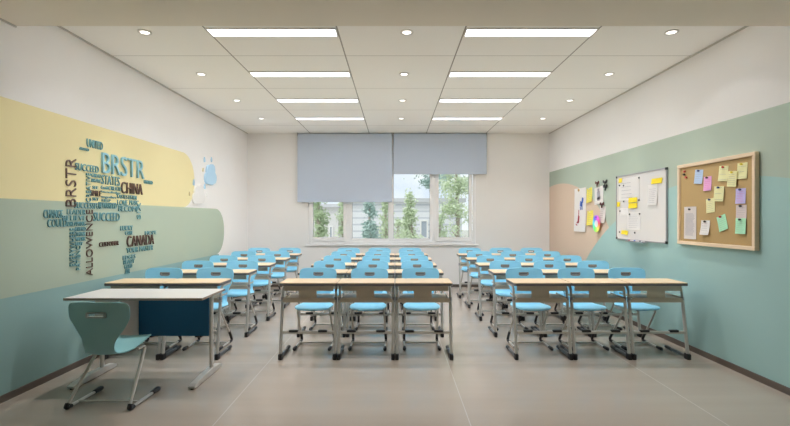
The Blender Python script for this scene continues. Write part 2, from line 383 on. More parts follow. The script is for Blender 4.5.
# ------------------------------------------------------------------ student desk
def make_desk():
    t = thing('student_desk', '', 'desk')
    W, D = .2855, .19
    def rr(bm, w, d, z0, z1, r=.03, n=5):
        pts = []
        for cx, cy, a0 in ((w-r, d-r, 0), (-w+r, d-r, PI/2), (-w+r, -d+r, PI), (w-r, -d+r, 1.5*PI)):
            for k in range(n+1): a = a0+k*PI/2/n; pts.append((cx+r*math.cos(a), (cy+r*math.sin(a))*.91-.017))
        a = [bm.verts.new((x, y, z0)) for x, y in pts]; b = [bm.verts.new((x, y, z1)) for x, y in pts]
        for k in range(len(pts)): m2 = (k+1) % len(pts); bm.faces.new((a[k], a[m2], b[m2], b[k]))
        bm.faces.new(a[::-1]); bm.faces.new(b)
    bm = bmesh.new(); rr(bm, W-.003, D-.003, .736, .752, .02); top = mk('tabletop', bm, M['wood'], t)
    bm = bmesh.new(); rr(bm, W, D, .722, .7455, .022); mk('edge_band', bm, M['edge'], top)
    for s in (-1, 1):
        x = s*.268
        path = rounded([(x,.14,.022),(x,-.205,.022),(x,-.095,.705),(x,.145,.708)], .055, 6)
        bm = bmesh.new(); tube(bm, path, .0125, 8, 1.0)
        leg = mk('leg', bm, M['silver'], t, smooth=True)
        bm = bmesh.new(); a = Vector((x, -.199, .06)); b = Vector((x, -.117, .57)); tube(bm, [a, b], .0165)
        mk('leg_sleeve', bm, M['silver'], leg, smooth=True)
        bm = bmesh.new(); tube(bm, [b-Vector((0,0,.02)), b+Vector((0,.003,.03))], .0178); mk('height_clamp', bm, M['alu'], leg, smooth=True)
        bm = bmesh.new(); box(bm, x-.0180, x+.0180, -.232, -.165, 0, .058); mk('heel_cap', bm, M['rubber'], leg, bevel=.010)
        bm = bmesh.new(); tube(bm, [Vector((x, y, z)) for y, z in ((.17,.022),(.16,.025),(.13,.027),(.05,.022))], [.010,.0165,.0178,.0165]); mk('toe_cap', bm, M['rubber'], leg, smooth=True)
        bm = bmesh.new(); tube(bm, [Vector((x, -.17, .026)), Vector((x, .06, .026))], .016); mk('foot_sleeve', bm, M['sleeve'], leg, smooth=True)
    # slotted book tray
    bm = bmesh.new(); y0, y1 = -.142, -.134
    box(bm, -.245, .245, y0, y1, .666, .715); box(bm, -.245, .245, y0-.004, y1, .590, .598)
    box(bm, -.100, .080, y0, y1, .598, .666)
    tray = mk('book_tray', bm, M['ivory'], t)
    bm = bmesh.new(); box(bm, -.238, .238, y1+.001, .13, .590, .594); box(bm, -.244, -.240, y1+.001, .13, .590, .606); box(bm, .240, .244, y1+.001, .13, .590, .606)
    mk('tray_shelf', bm, M['ivory'], tray)
    bm = bmesh.new(); box(bm, -.262, .262, -.135, -.112, .548, .588); mk('cross_rail', bm, M['ivory'], t, bevel=.006)
    bm = bmesh.new(); box(bm, -.255, .255, -.182, -.160, .246, .274); fr = mk('foot_rail', bm, M['silver'], t, bevel=.006)
    for s in (-1, 1):
        bm = bmesh.new(); box(bm, s*.145-.045, s*.145+.045, -.192, -.156, .262, .286); mk('rubber_pad', bm, M['rubber'], fr, bevel=.008)
    return t

chair0 = make_chair('', M['shell'], M['insert']); collect(chair0)
desk0 = make_desk(); collect(desk0)
ROWS = [4.45+.838*i for i in range(5)]
blocks = [('left', [(-2.598,'wall-side'), (-2.022,'aisle-side')]),
          ('middle', [(-.8625,'left'), (-.2875,'centre'), (.2875,'right')]),
          ('right', [(1.452,'aisle-side'), (2.03,'centre'), (2.608,'wall-side')])]
rn = ['front', 'second', 'third', 'fourth', 'rearmost']
first = True
for r, y in enumerate(ROWS):
    for bname, cols in blocks:
        for x, cn in cols:
            x += (.012-.0165*r if bname == 'right' else .014*r if bname == 'left' else 0)
            d = desk0 if first else copy_tree(desk0); c = chair0 if first else copy_tree(chair0); first = False
            d.location = (x, y+.19, 0)
            c.location = (x+random.uniform(-.008, .008), y+.47+random.uniform(-.006, .006), 0); c.rotation_euler.z = random.uniform(-.015, .015)
            tag(d, 'wood-topped student desk, %s of the %s row in the %s block' % (cn, rn[r], bname), 'desk', 'student desks in rows')
            tag(c, 'light blue plastic student chair, %s seat of the %s row in the %s block' % (cn, rn[r], bname), 'chair', 'student chairs in rows')

# ------------------------------------------------------------------ teacher desk and chair
tc = make_chair('teal plastic chair with slotted back, standing alone behind the white teacher desk', M['shell_t'], M['chrome'], PROF_T, False, .6955, .398, .135)
tc.name = 'teacher_chair'; tc.location = (-2.150, 3.432, 0); tc.rotation_euler.z = math.radians(178.5); tc.scale = (1.26, 1.02, 1.0)
td = thing('teacher_desk', 'white-topped teacher desk with deep blue front panel near the left wall', 'desk', (-2.12, 3.85, 0))
tt = mk('tabletop', bx(-.545, .568, -.23, .25, .731, .752), M['white_top'], td, bevel=.003)
mk('edge_band', (lambda b: (box(b, -.548, .571, -.2325, -.2305, .7325, .7505), box(b, -.548, .571, .2505, .2525, .7325, .7505), box(b, -.5475, -.5455, -.2305, .2505, .7325, .7505), box(b, .5685, .5705, -.2305, .2505, .7325, .7505), b)[-1])(bmesh.new()), M['brown_edge'], tt)
mk('modesty_panel', bx(-.45, .445, .195, .213, .335, .728), M['navy'], td, bevel=.002)
for s in (-1, 1):
    x = -.515 if s < 0 else .468
    bm = bmesh.new(); tube(bm, rounded([(x, .20, .045), (x, .20, .70)], .02), .022, 10, .75)
    leg = mk('leg', bm, M['silver'], td, smooth=True)
    bm = bmesh.new()
    prof = [(-.20, .012, .026), (-.16, .006, .040), (.0, .004, .055), (.20, .004, .058), (.34, .004, .045), (.375, .008, .028)]
    vs = [[bm.verts.new((x+sx*w, y, z)) for sx in (-1, 1) for z in (z0, z1)] for (y, z0, z1) in prof for w in (.027,)]
    for a, b in zip(vs, vs[1:]):
        for q in ((0,1),(1,3),(3,2),(2,0)): bm.faces.new((a[q[0]], a[q[1]], b[q[1]], b[q[0]]))
    bm.faces.new((vs[0][0], vs[0][2], vs[0][3], vs[0][1])); bm.faces.new((vs[-1][0], vs[-1][1], vs[-1][3], vs[-1][2]))
    ft = mk('foot_bar', bm, M['silver'], leg, bevel=.005)
    g = bmesh.new()
    for yy in (-.18, .35): disc(g, (x, yy), .014, 0, .006, 12)
    mk('glide', g, M['rubber'], leg)
    mk('top_support', bx(x-.02, x+.02, -.02, .22, .702, .7305), M['silver'], leg, bevel=.003)
ped = mk('drawer_box', bx(-.39, -.18, -.08, .19, .345, .729), M['white'], td, bevel=.003)
for k in range(2):
    z = .355+k*.187; dr = mk('drawer', bx(-.386, -.184, -.096, -.081, z, z+.180), M['white'], ped, bevel=.002)
    mk('drawer_handle', bx(-.335, -.235, -.106, -.0965, z+.14, z+.150), M['chrome'], dr)

# ------------------------------------------------------------------ things on walls
def L2W(x, y, X=XL): d = -X*F/(VX-x) if X < 0 else X*F/(x-VX); return d, H+(VY-y)*d/F
def R2W(x, y, X=XR): d = X*F/(x-VX); return d, H+(VY-y)*d/F

# word map: raised decorative letters on the left wall, not a sign
wm = thing('word_map', 'raised word lettering in blue, teal and brown shaped like a map on the left wall', 'wall lettering', (XL, 4.6, 1.5))
def word(text, m, d0, d1, z0, z1, vertical=False, depth=.03, label=None):
    cu = bpy.data.curves.new('word', 'FONT'); cu.body = text; cu.extrude = .01; cu.offset = -.012 if (z1-z0) > .1 else -.006; cu.resolution_u = 2 if (z1-z0) < .1 and not vertical else 4
    ob = bpy.data.objects.new('tmp', cu); COL.objects.link(ob)
    bpy.context.view_layer.update()
    me = bpy.data.meshes.new_from_object(ob.evaluated_get(bpy.context.evaluated_depsgraph_get()))
    bpy.data.objects.remove(ob)
    xs = [v.co.x for v in me.vertices]; ys = [v.co.y for v in me.vertices]
    ax, bx_, ay, by = min(xs), max(xs), min(ys), max(ys)
    for v in me.vertices:
        u = (v.co.x-ax)/(bx_-ax); w = (v.co.y-ay)/(by-ay); h = .0004 if v.co.z < 0 else depth
        if vertical: v.co = Vector((h, d1-w*(d1-d0)-4.6, z0+u*(z1-z0)-1.5))
        else: v.co = Vector((h, d0+u*(d1-d0)-4.6, z0+w*(z1-z0)-1.5))
    me.materials.clear(); me.materials.append(m)
    o = link('word', me, wm)
    if label: o['label'] = label
def wp(text, m, x0, x1, ya, yb, vert=False, depth=.012, label=None):      # pixel box: the word's height is read at its middle
    d0, _ = L2W(x0, 0); d1, _ = L2W(x1, 0); xm = (x0+x1)/2
    word(text, m, d0, d1, L2W(xm, yb)[1], L2W(xm, ya)[1], vert, depth, label)
B, Tt, Br = M['let_blue'], M['let_teal'], M['let_brown']
word('BRSTR', B, 4.554, 5.31, 1.852, 2.062, depth=.022, label='large light blue raised word BRSTR')
word('BRSTR', Br, 4.06, 4.19, 1.50, 1.945, True, .010, 'dark brown word BRSTR reading upwards')
word('ALLOWENCE', Br, 4.33, 4.42, .835, 1.475, True, .010, 'dark brown word ALLOWENCE reading upwards')
wp('CHINA', Br, 120.6, 141.5, 183, 194, depth=.018, label='dark brown word CHINA')
wp('CANADA', Br, 126.3, 153, 235.2, 245.5, depth=.018, label='dark brown word CANADA')
wp('UNITED', Tt, 86.3, 102, 140.5, 148.5); wp('AROUND', Tt, 79, 88, 147.8, 150.5)
wp('UNITED', Tt, 143.5, 152, 180.5, 184); wp('SUCCEED', Tt, 74.8, 98, 164.5, 171.5)
wp('STATES', Tt, 101, 119, 176, 185); wp('SUCCEED', Tt, 93, 119, 212.5, 221)
wp('CUSTOMER', Br, 98.7, 118, 241.5, 246); wp('LUCKY', Tt, 120, 132, 225.6, 230.3); wp('CARE', Tt, 124.6, 132, 231, 234.8)
wp('HOPE', Tt, 144.6, 156, 230.8, 234.6); wp('YOUR MASTER', Tt, 126, 152.5, 246.5, 251.5)
for s, a, b, c, d in (('EDGES', 122.5, 135, 255, 259), ('READY', 123, 134, 259.6, 263.6), ('GOLD', 124, 131.6, 264.2, 268.4), ('AIR', 124.5, 129.5, 269, 273.5),
    ('CHANGE', 43, 62, 209.7, 218), ('COULD', 47, 66, 219, 227), ('SUCCESSFUL', 74, 101, 202.5, 208.5), ('REWARDED', 98, 116, 202.5, 208.5), ('LOVE', 117, 127, 200, 205.5), ('BECOME', 118, 138, 206, 211.5),
    ('LEADER', 66.5, 85, 209.5, 214.5), ('BELIEVE', 62, 85, 215.5, 220.5), ('DREAMING', 66.5, 85, 221.5, 226), ('FRIEND', 75, 85, 227, 231), ('THINK', 75, 85, 232, 236), ('WORK', 75, 85, 237, 241), ('EASY', 75, 82, 242, 245.5),
    ('GREAT', 91, 100.5, 174, 177.5), ('BRAVE', 91, 100.5, 179, 182.5), ('SEE', 92, 97.5, 186, 189), ('SKY', 92, 98, 197.5, 200.5),
    ('Consider', 100.5, 109, 186, 189.3), ('CREATE', 108, 120.5, 186.6, 190.5), ('knowledge', 100.5, 120, 191.2, 194), ('TASTES', 116, 127, 194.8, 198.6), ('together', 101, 116, 195.8, 199), ('LISTEN', 128, 136, 195.5, 199.5),
    ('HELP', 101.5, 110, 199.2, 201.8), ('MUSIC', 129, 138, 200.3, 204.8)):
    wp(s, Tt, a, b, c, d, depth=.010)
wp('SMILE', Br, 90, 100.5, 190.5, 196.2)
wp('EVERYWHERE', Tt, 69.3, 75, 228, 266, True); wp('PATIENCE', Tt, 75.6, 79.5, 243, 270, True); wp('CREATIVE', Tt, 85.6, 90, 173, 202, True); wp('SIX', Tt, 136.5, 140, 203, 219, True)

# foam clouds and drops
def flat_shape(name, pts, m, x, dep, label=None, cat=None, group=None, parent=None, gap=-.001):
    cy = sum(p[0] for p in pts)/len(pts); cz = sum(p[1] for p in pts)/len(pts)
    bm = bmesh.new(); s = 1 if x < 0 else -1
    a = [bm.verts.new((s*gap, p[0]-cy, p[1]-cz)) for p in pts]; b = [bm.verts.new((s*(gap+dep), p[0]-cy, p[1]-cz)) for p in pts]
    for k in range(len(pts)): q = (k+1) % len(pts); bm.faces.new((a[k], a[q], b[q], b[k]))
    bm.faces.new(a[::-1]); bm.faces.new(b)
    o = mk(name, bm, m, parent, loc=(x, cy, cz))
    if label: tag(o, label, cat, group)
    return o
def cloud(cy, cz, w, h):
    lobes = [(-.32,-.18,.28),(-.12,.12,.32),(.16,.22,.28),(.34,-.10,.26),(.02,-.25,.26)]
    pts = []
    for k in range(72):
        a = 2*PI*k/72; best = 0
        for lx, lz, lr in lobes:
            dx, dz = math.cos(a), math.sin(a); bq = dx*lx+dz*lz; c = lx*lx+lz*lz-lr*lr; disc_ = bq*bq-c
            if disc_ > 0: best = max(best, bq+math.sqrt(disc_))
        pts.append((cy+best*math.cos(a)*w, cz+max(best*math.sin(a), -.42)*h))
    return pts
flat_shape('cloud_cutout', cloud(7.22, 2.08, .36, .36), M['cloud'], XL, .03, 'pale blue foam cloud on the white part of the left wall', 'wall decoration')
flat_shape('cloud_cutout', cloud(6.80, 1.74, .36, .32), M['cloudw'], XL, .02, 'white foam cloud beside the rounded end of the yellow stripe', 'wall decoration')
def drop(cy, cz, h):
    return [(cy+h*.26*math.sin(t)*math.sin(t/2), cz+h*.5*math.cos(t)) for t in [2*PI*k/20 for k in range(20)]]
for x, y, m, h, lb in ((204,159.6,'cloud',.085,'blue raindrop above the blue cloud, left of two'),(211,159.6,'cloud',.085,'blue raindrop above the blue cloud, right of two'),
    (193.2,182.4,'cloud',.09,'blue raindrop at the edge of the yellow stripe'),(204.2,186.5,'cloud',.08,'blue raindrop just under the blue cloud'),
    (202.5,169.7,'drop_y',.06,'beige raindrop left of the blue cloud'),(189,193.7,'drop_y',.06,'beige raindrop low at the end of the yellow stripe'),(206,195,'cloudw',.06,'pale raindrop lowest under the blue cloud')):
    d, z = L2W(x, y); flat_shape('raindrop_cutout', drop(d, z, h), M[m], XL, .018, 'small '+lb, 'wall decoration', 'raindrop cutouts')

# papers: sheet hanging on a wall or a board at plane x=X, corners from picture boxes on that plane
def lines(sheet, w, h, m, n, x0=.12, x1=.88, top=.85, bot=.12, off=.003, th=None, name='writing', curl=.006):
    bm = bmesh.new(); th = th or h*.013
    for k in range(n):
        f = top-(top-bot)*k/max(n-1, 1); z = (f-.5)*h; e = x1-random.random()*.2*(x1-x0)
        o = curl*(1-f)**2
        box(bm, -off-.0006-o, -off-o, -(e-.5)*w, -(x0-.5)*w, z-th/2, z+th/2)
    return mk(name, bm, m, sheet)
def note(X, d0, d1, z0, z1, m, label, cat='note', group=None, name='pinned_note', tilt=0, pin=None, ink='ink', n=6, gap=.002, curl=.006, pinpos=(0,.42), text=True, ix=(.12,.88), itop=.78):
    w, h = abs(d1-d0), z1-z0; bm = bmesh.new(); N = 6; g = []
    for i in range(N+1):
        f = i/N; g.append([bm.verts.new((-gap-curl*(1-f)**2-e, y, (f-.5)*h)) for e in (0, .001) for y in (w/2, -w/2)])
    for a, b in zip(g, g[1:]):
        for p, q in ((0,1),(1,3),(3,2),(2,0)): bm.faces.new((a[p], a[q], b[q], b[p]))
    bm.faces.new((g[0][0], g[0][2], g[0][3], g[0][1])); bm.faces.new((g[-1][0], g[-1][1], g[-1][3], g[-1][2]))
    o = mk(name, bm, m, None, loc=(X, (d0+d1)/2, (z0+z1)/2)); o.rotation_euler.x = tilt
    tag(o, label, cat, group)
    if text and n: lines(o, w, h, M[ink], n, ix[0], ix[1], top=itop, off=gap+.0015, curl=curl)
    if pin:
        bm = bmesh.new(); py, pz = -pinpos[0]*w, pinpos[1]*h
        tube(bm, [Vector((.001 if X == XR else -.0002, py, pz)), Vector((-gap-.008, py, pz)), Vector((-gap-.010, py, pz)), Vector((-gap-.018, py, pz))], [.007,.006,.010,.010], 10)
        mk('push_pin', bm, M[pin], o, smooth=True)
    return o
def nbox(X, x0, x1, y0, y1):
    d0, _ = R2W(x0, 0, X); d1, _ = R2W(x1, 0, X); xm = (x0+x1)/2
    return d0, d1, R2W(xm, y1, X)[1], R2W(xm, y0, X)[1]

# cork board
cy0, cy1, cz0, cz1 = 3.84, 4.90, 1.115, 1.965
cb = thing('cork_board', 'cork notice board with pale wooden frame on the right wall', 'notice board', (XR, (cy0+cy1)/2, cz0))
def rel(bm_name, m, x0, x1, y0, y1, z0, z1, par, loc, **k): return mk(bm_name, bx(x0, x1, y0-loc[1], y1-loc[1], z0-loc[2], z1-loc[2]), m, par, **k)
CL = (XR, (cy0+cy1)/2, cz0)
rel('cork_panel', M['cork'], -.026, -.001, cy0+.03, cy1-.03, cz0+.03, cz1-.03, cb, CL)
bm = bmesh.new()
for (a, b, c, d) in ((cy0, cy1, cz0, cz0+.035), (cy0, cy1, cz1-.035, cz1), (cy0, cy0+.035, cz0+.035, cz1-.035), (cy1-.035, cy1, cz0+.035, cz1-.035)):
    box(bm, -.044, -.001, a-CL[1], b-CL[1], c-CL[2], d-CL[2])
mk('board_frame', bm, M['frame'], cb, bevel=.004, seg=1)
CX = XR-.0262
def cn(zx0, zx1, zy0, zy1, m, label, **k):
    a = nbox(CX, 670+zx0/3.873, 670+zx1/3.873, 145+zy0/3.873, 145+zy1/3.873)
    note(CX, a[0], a[1], a[2], a[3], M[m], label, 'note', 'notes pinned on the cork board', **k)
cn(97,128,96,150,'n_blue','pale blue note pinned near the upper left of the cork board', pin='bluepin', tilt=.10, ink='ink')
cn(132,162,122,177,'n_pink','pink note pinned just right of the blue note', pin='black', ink='inkp')
cn(190,226,81,140,'n_yel','cream note with red pin at the top of the cork board', pin='red', tilt=.09, n=3)
cn(228,264,101,161,'n_yel','cream note with yellow pin between two others at the top of the cork board', pin='yelpin', tilt=.08, gap=.012, curl=.003)
cn(262,301,69,131,'n_yel','cream note in the top right corner of the cork board', pin='yelpin', n=3, tilt=.02)
cn(175,213,160,218,'n_yel','cream note with dark scribble at the middle of the cork board', pin='bluepin', n=3, ink='bluepin', tilt=.05, gap=.010, itop=.9)
cn(142,175,207,262,'n_yel','cream note pinned lower left of the scribbled note', pin='bluepin', tilt=-.10)
cn(56,103,239,364,'paper2','tall white printed sheet at the lower left of the cork board', pin='black', n=20, curl=.002)
cn(122,156,292,348,'paper','small white note pinned right of the tall printed sheet', pin='black', n=5, curl=.02)
cn(187,222,272,332,'n_grn','tilted mint green note at the bottom of the cork board', pin='red', tilt=-.32, n=6)
cn(256,295,168,227,'n_lav','lavender note with pink lines pinned at the right of the cork board', pin='bluepin', ink='inkp', n=7)
cn(257,298,232,286,'n_gry','rosy grey note pinned above the mint note at the right', pin='black', n=5, curl=.002)
cn(257,297,284,344,'n_grn','mint green note at the lower right of the cork board', pin='black', n=6, gap=.006)
for zx, zy, m, lb in ((60,103,'red','upper red push pin in the corner of the cork board'),(58,114,'black','black push pin between two red pins on the cork board'),(66,125,'red','lower red push pin in the corner of the cork board')):
    d, z = R2W(670+zx/3.873, 145+zy/3.873, CX); bm = bmesh.new()
    tube(bm, [Vector((-.0005,0,0)), Vector((-.008,0,0)), Vector((-.010,0,0)), Vector((-.020,0,0))], [.008,.006,.011,.011], 10)
    tag(mk('push_pin', bm, M[m], None, loc=(CX, d, z), smooth=True), lb, 'push pin', 'spare push pins')

# whiteboard
wy_0, wy_1, wz_0, wz_1 = 5.13, 6.30, 1.10, 1.972
WL = (XR, (wy_0+wy_1)/2, wz_0)
wb = thing('whiteboard', 'whiteboard with grey metal frame holding papers on the right wall', 'whiteboard', WL)
rel('board_surface', M['wboard'], -.014, -.001, wy_0+.008, wy_1-.008, wz_0+.008, wz_1-.008, wb, WL)
bm = bmesh.new()
for (a, b, c, d) in ((wy_0, wy_1, wz_0, wz_0+.013), (wy_0, wy_1, wz_1-.013, wz_1), (wy_0, wy_0+.013, wz_0+.013, wz_1-.013), (wy_1-.013, wy_1, wz_0+.013, wz_1-.013)):
    box(bm, -.021, -.001, a-WL[1], b-WL[1], c-WL[2], d-WL[2])
mk('board_frame', bm, M['alu'], wb)
bm = bmesh.new()
for a in (wy_0-.002, wy_1-.028):
    for c in (wz_0-.002, wz_1-.028): box(bm, -.023, -.0005, a-WL[1], a+.03-WL[1], c-WL[2], c+.03-WL[2])
mk('corner_cap', bm, M['black'], wb, bevel=.003, seg=1)
ty0, ty1 = 5.50, 5.92
bm = bmesh.new(); box(bm, -.085, -.0225, ty0-WL[1], ty1-WL[1], -.012, -.006); box(bm, -.085, -.081, ty0-WL[1], ty1-WL[1], -.006, .002)
mk('pen_tray', bm, M['alu'], wb)
for k, (yy, m) in enumerate(((5.57,'black'), (5.70,'inkb'), (5.83,'red'))):
    bm = bmesh.new(); tube(bm, [Vector((0,-.05,0)), Vector((0,.02,0)), Vector((0,.022,0)), Vector((0,.05,0))], [.007,.007,.0085,.0085], 8)
    o = mk('marker_pen', bm, M['white_top'] if k else M['paper'], None, loc=(XR-.055, yy, wz_0+.0025), smooth=True)
    c = bmesh.new(); tube(c, [Vector((0,.02,0)), Vector((0,.055,0))], .0092, 8); mk('pen_cap', c, M[m], o, smooth=True)
    tag(o, 'marker pen with %s cap lying on the whiteboard tray' % ('black','blue','red')[k], 'marker pen', 'marker pens on the tray')
WX = XR-.0142
def wn(zx0, zx1, zy0, zy1, m, label, s=4.733, ox=565, oy=160, **k):
    a = nbox(WX, ox+zx0/s, ox+zx1/s, oy+zy0/s, oy+zy1/s)
    return note(WX, a[0], a[1], a[2], a[3], M[m], label, k.pop('cat', 'note'), k.pop('group', 'papers on the whiteboard'), name=k.pop('name', 'paper_sheet'), **k)
wn(255,353,84,190,'paper','large white sheet with faint sketches at the upper left of the whiteboard', n=5, ix=(.15,.7), curl=.001)
wn(296,358,248,330,'paper','white written sheet at the lower left of the whiteboard', n=7, curl=.001)
wn(262,300,228,262,'paper','small white slip beside the lower sheet on the whiteboard', n=2, curl=.001)
wn(395,438,116,213,'paper','narrow white sheet under the big yellow note on the whiteboard', n=8, curl=.012)
wn(412,462,86,111,'stick','largest bright yellow sticky note at the right of the whiteboard', name='sticky_note', n=0, gap=.006, group='sticky notes on the whiteboard')
wn(257,272,87,108,'stick','bright yellow sticky note in the upper left corner of the whiteboard', name='sticky_note', n=0, gap=.005, group='sticky notes on the whiteboard')
wn(303,344,178,201,'stick','upper of two stacked bright yellow sticky notes on the whiteboard', name='sticky_note', n=0, gap=.005, group='sticky notes on the whiteboard')
wn(303,344,204,228,'stick','lower of two stacked bright yellow sticky notes on the whiteboard', name='sticky_note', n=0, gap=.005, group='sticky notes on the whiteboard')
wn(248,262,199,221,'stick','bright yellow sticky note at the left edge of the whiteboard', name='sticky_note', n=0, gap=.005, group='sticky notes on the whiteboard')
wn(269,284,333,351,'stick','left of two small yellow sticky notes at the bottom of the whiteboard', name='sticky_note', n=0, gap=.005, group='sticky notes on the whiteboard')
wn(285,300,334,354,'stick','right of two small yellow sticky notes at the bottom of the whiteboard', name='sticky_note', n=0, gap=.007, group='sticky notes on the whiteboard', tilt=.15)
for i, (zx, zy, lb) in enumerate(((260,121,'left one below the top sticky note'),(279,121,'right one below the top sticky note'),(352,84,'at the top corner of the large sheet'),(280,196,'left of the stacked sticky notes'),
        (352,190,'right of the stacked sticky notes'),(262,242,'at the left edge under the edge note'),(307,257,'at the top left of the lower sheet'),(355,255,'at the top right of the lower sheet'),
        (260,341,'left of the bottom sticky notes'),(332,344,'right of the bottom sticky notes'))):
    d, z = R2W(565+zx/4.733, 160+zy/4.733, WX); bm = bmesh.new()
    tube(bm, [Vector((-.0035,0,0)), Vector((-.009,0,0)), Vector((-.012,0,0))], [.012,.012,.008], 12)
    tag(mk('magnet', bm, M['black'], None, loc=(WX, d, z), smooth=True), 'small round black magnet on the whiteboard, '+lb, 'magnet', 'black magnets')

# papers straight on the wall, left of the whiteboard
def pw(zx0, zx1, zy0, zy1, m, label, **k):
    a = nbox(XR, 568+zx0/7.09, 568+zx1/7.09, 175+zy0/7.09, 175+zy1/7.09)
    return note(XR, a[0], a[1], a[2], a[3], M[m], label, k.pop('cat', 'paper'), 'papers stuck on the right wall', name=k.pop('name', 'paper_sheet'), **k)
p = pw(48,130,93,402,'paper','tall white sheet with red and blue drawing on the right wall', text=False, curl=.012, gap=.004)
bm = bmesh.new(); tube(bm, [Vector((.001,.04,.335)), Vector((-.022,.04,.335))], .022, 10); mk('wooden_peg', bm, M['brass'], p, smooth=True)
def strokes(parent, segs, m, name, w=.018, off=.008):
    bm = bmesh.new()
    for (ya, za, yb, zb, ww) in segs:
        n = Vector((0, za-zb, yb-ya)).normalized()*ww/2
        q = [Vector((-off, ya, za)), Vector((-off, yb, zb))]
        vs = [bm.verts.new(q[0]+n), bm.verts.new(q[1]+n), bm.verts.new(q[1]-n), bm.verts.new(q[0]-n)]
        ws = [bm.verts.new(v.co+Vector((-.0008,0,0))) for v in vs]
        bm.faces.new(vs); bm.faces.new(ws[::-1])
        for k in range(4): bm.faces.new((vs[k], vs[(k+1) % 4], ws[(k+1) % 4], ws[k]))
    return mk(name, bm, m, parent)
strokes(p, [(-.12,.20,-.10,.12,.06),(-.06,.14,-.04,.06,.08),(-.09,.12,-.09,.0,.035),(-.02,.06,-.03,.0,.03)], M['inkb'], 'blue_drawing', off=.010)
strokes(p, [(.03,.0,.04,-.12,.025),(.03,-.10,.06,-.22,.06),(.12,-.22,.02,-.19,.03),(.10,-.26,.16,-.24,.02)], M['inkr'], 'red_drawing', off=.0135)
pw(136,174,92,194,'stick2','upper soft yellow note stuck on the right wall', n=6, curl=.02, tilt=-.12, pin='paper')
pw(139,181,252,356,'stick2','lower soft yellow note stuck on the right wall', n=6, curl=.02, tilt=-.05, pin='paper')
p = pw(190,252,84,206,'paper','tilted white sheet with grey portrait print clipped on the right wall', text=False, tilt=-.10, curl=.012, gap=-.0005)
strokes(p, [(.03,.08,-.03,.08,.05),(.0,.06,.0,-.06,.09),(.05,-.05,-.05,-.05,.06)], M['ink'], 'portrait_print', off=.008)
def bow(zx, zy, m, label):
    d, z = R2W(568+zx/7.09, 175+zy/7.09, XR-.02); bm = bmesh.new()
    for s in (-1, 1):
        tube(bm, [Vector((-.004, 0, 0)), Vector((-.010, s*.025, .018)), Vector((-.008, s*.048, .030)), Vector((-.008, s*.055, .008)), Vector((-.004, s*.02, -.006))], [.005,.009,.012,.009,.005], 8)
    tube(bm, [Vector((.013,0,.0)), Vector((-.016,0,0))], .009, 8); tube(bm, [Vector((-.008,0,.0)), Vector((-.010,.006,-.045))], [.008,.010], 8)
    tag(mk('wall_clip', bm, M[m], None, loc=(XR-.012, d, z), smooth=True), label, 'clip', 'clips on the right wall')
bow(206,62,'dkred','dark red bow clip at the top of the portrait sheet')
bow(240,212,'dkred','dark brown bow clip above the grey paper strip')
bow(262,54,'black','upper black clip beside the portrait sheet'); bow(264,88,'black','lower black clip beside the portrait sheet')
pw(228,268,222,340,'paper2','crumpled grey-white paper strip hanging behind the colour wheel', n=7, curl=.02, ink='dkred', ix=(.05,.6), gap=-.0005)
d, z = R2W(598.6, 223.7, XR)
pts = [(.125*math.cos(2*PI*k/40), .13*math.sin(2*PI*k/40)) for k in range(40)]
bm = bmesh.new(); a = [bm.verts.new((-.034, y, z_)) for y, z_ in pts]; b = [bm.verts.new((-.037, y, z_)) for y, z_ in pts]
for k in range(40): bm.faces.new((a[k], a[(k+1) % 40], b[(k+1) % 40], b[k]))
bm.faces.new(a); bm.faces.new(b[::-1])
cw = tag(mk('colour_wheel', bm, M['wheel'], None, loc=(XR, d, z)), 'round rainbow colour wheel hanging low on the right wall', 'colour wheel')
bm = bmesh.new(); tube(bm, [Vector((.001,0,.10)), Vector((-.045,0,.10))], .008, 8); mk('push_pin', bm, M['black'], cw)

# ------------------------------------------------------------------ outdoors
struct(mk('ground', bx(-30, 30, YB+WT+.01, 60, -.4, -.3), M['ground']))
GZ = -.3
def bldg(x0, x1, y, z1, m, label, wins):
    t = thing('building', label, 'building', ((x0+x1)/2, y, GZ)); hw = (x1-x0)/2
    w = mk('facade', bx(-hw, hw, 0, 4, 0, z1-GZ), m, t)
    mk('roof', bx(-hw-.15, hw+.15, -.15, 4.15, z1-GZ+.001, z1-GZ+.16), M['roof'], t)
    for (a, b, c, d) in wins:
        cx = (x0+x1)/2
        f = mk('facade_window', (lambda q: (ring(q, a-cx, b-cx, c-GZ, d-GZ, .06, -.05, -.001), q)[1])(bmesh.new()), M['upvc'], t)
        mk('glass_pane', bx(a-cx+.06, b-cx-.06, -.02, -.004, c-GZ+.06, d-GZ-.06), M['pane_hazed'], f)
D2 = 19.0
def ox(x, d): return (x-VX)/F*d
bldg(ox(345, D2), ox(462, D2), D2, 2.05, M['siding'], 'low grey building with horizontal siding beyond the garden trees', [(ox(372,D2), ox(380,D2), .2, 1.1), (ox(420,D2), ox(428,D2), .5, 1.3)])
bldg(ox(300, 22), ox(338, 22), 22, 1.9, M['render_w'], 'low white rendered building seen through the leftmost window pane', [(ox(329,22), ox(333,22), .1, 1.0)])
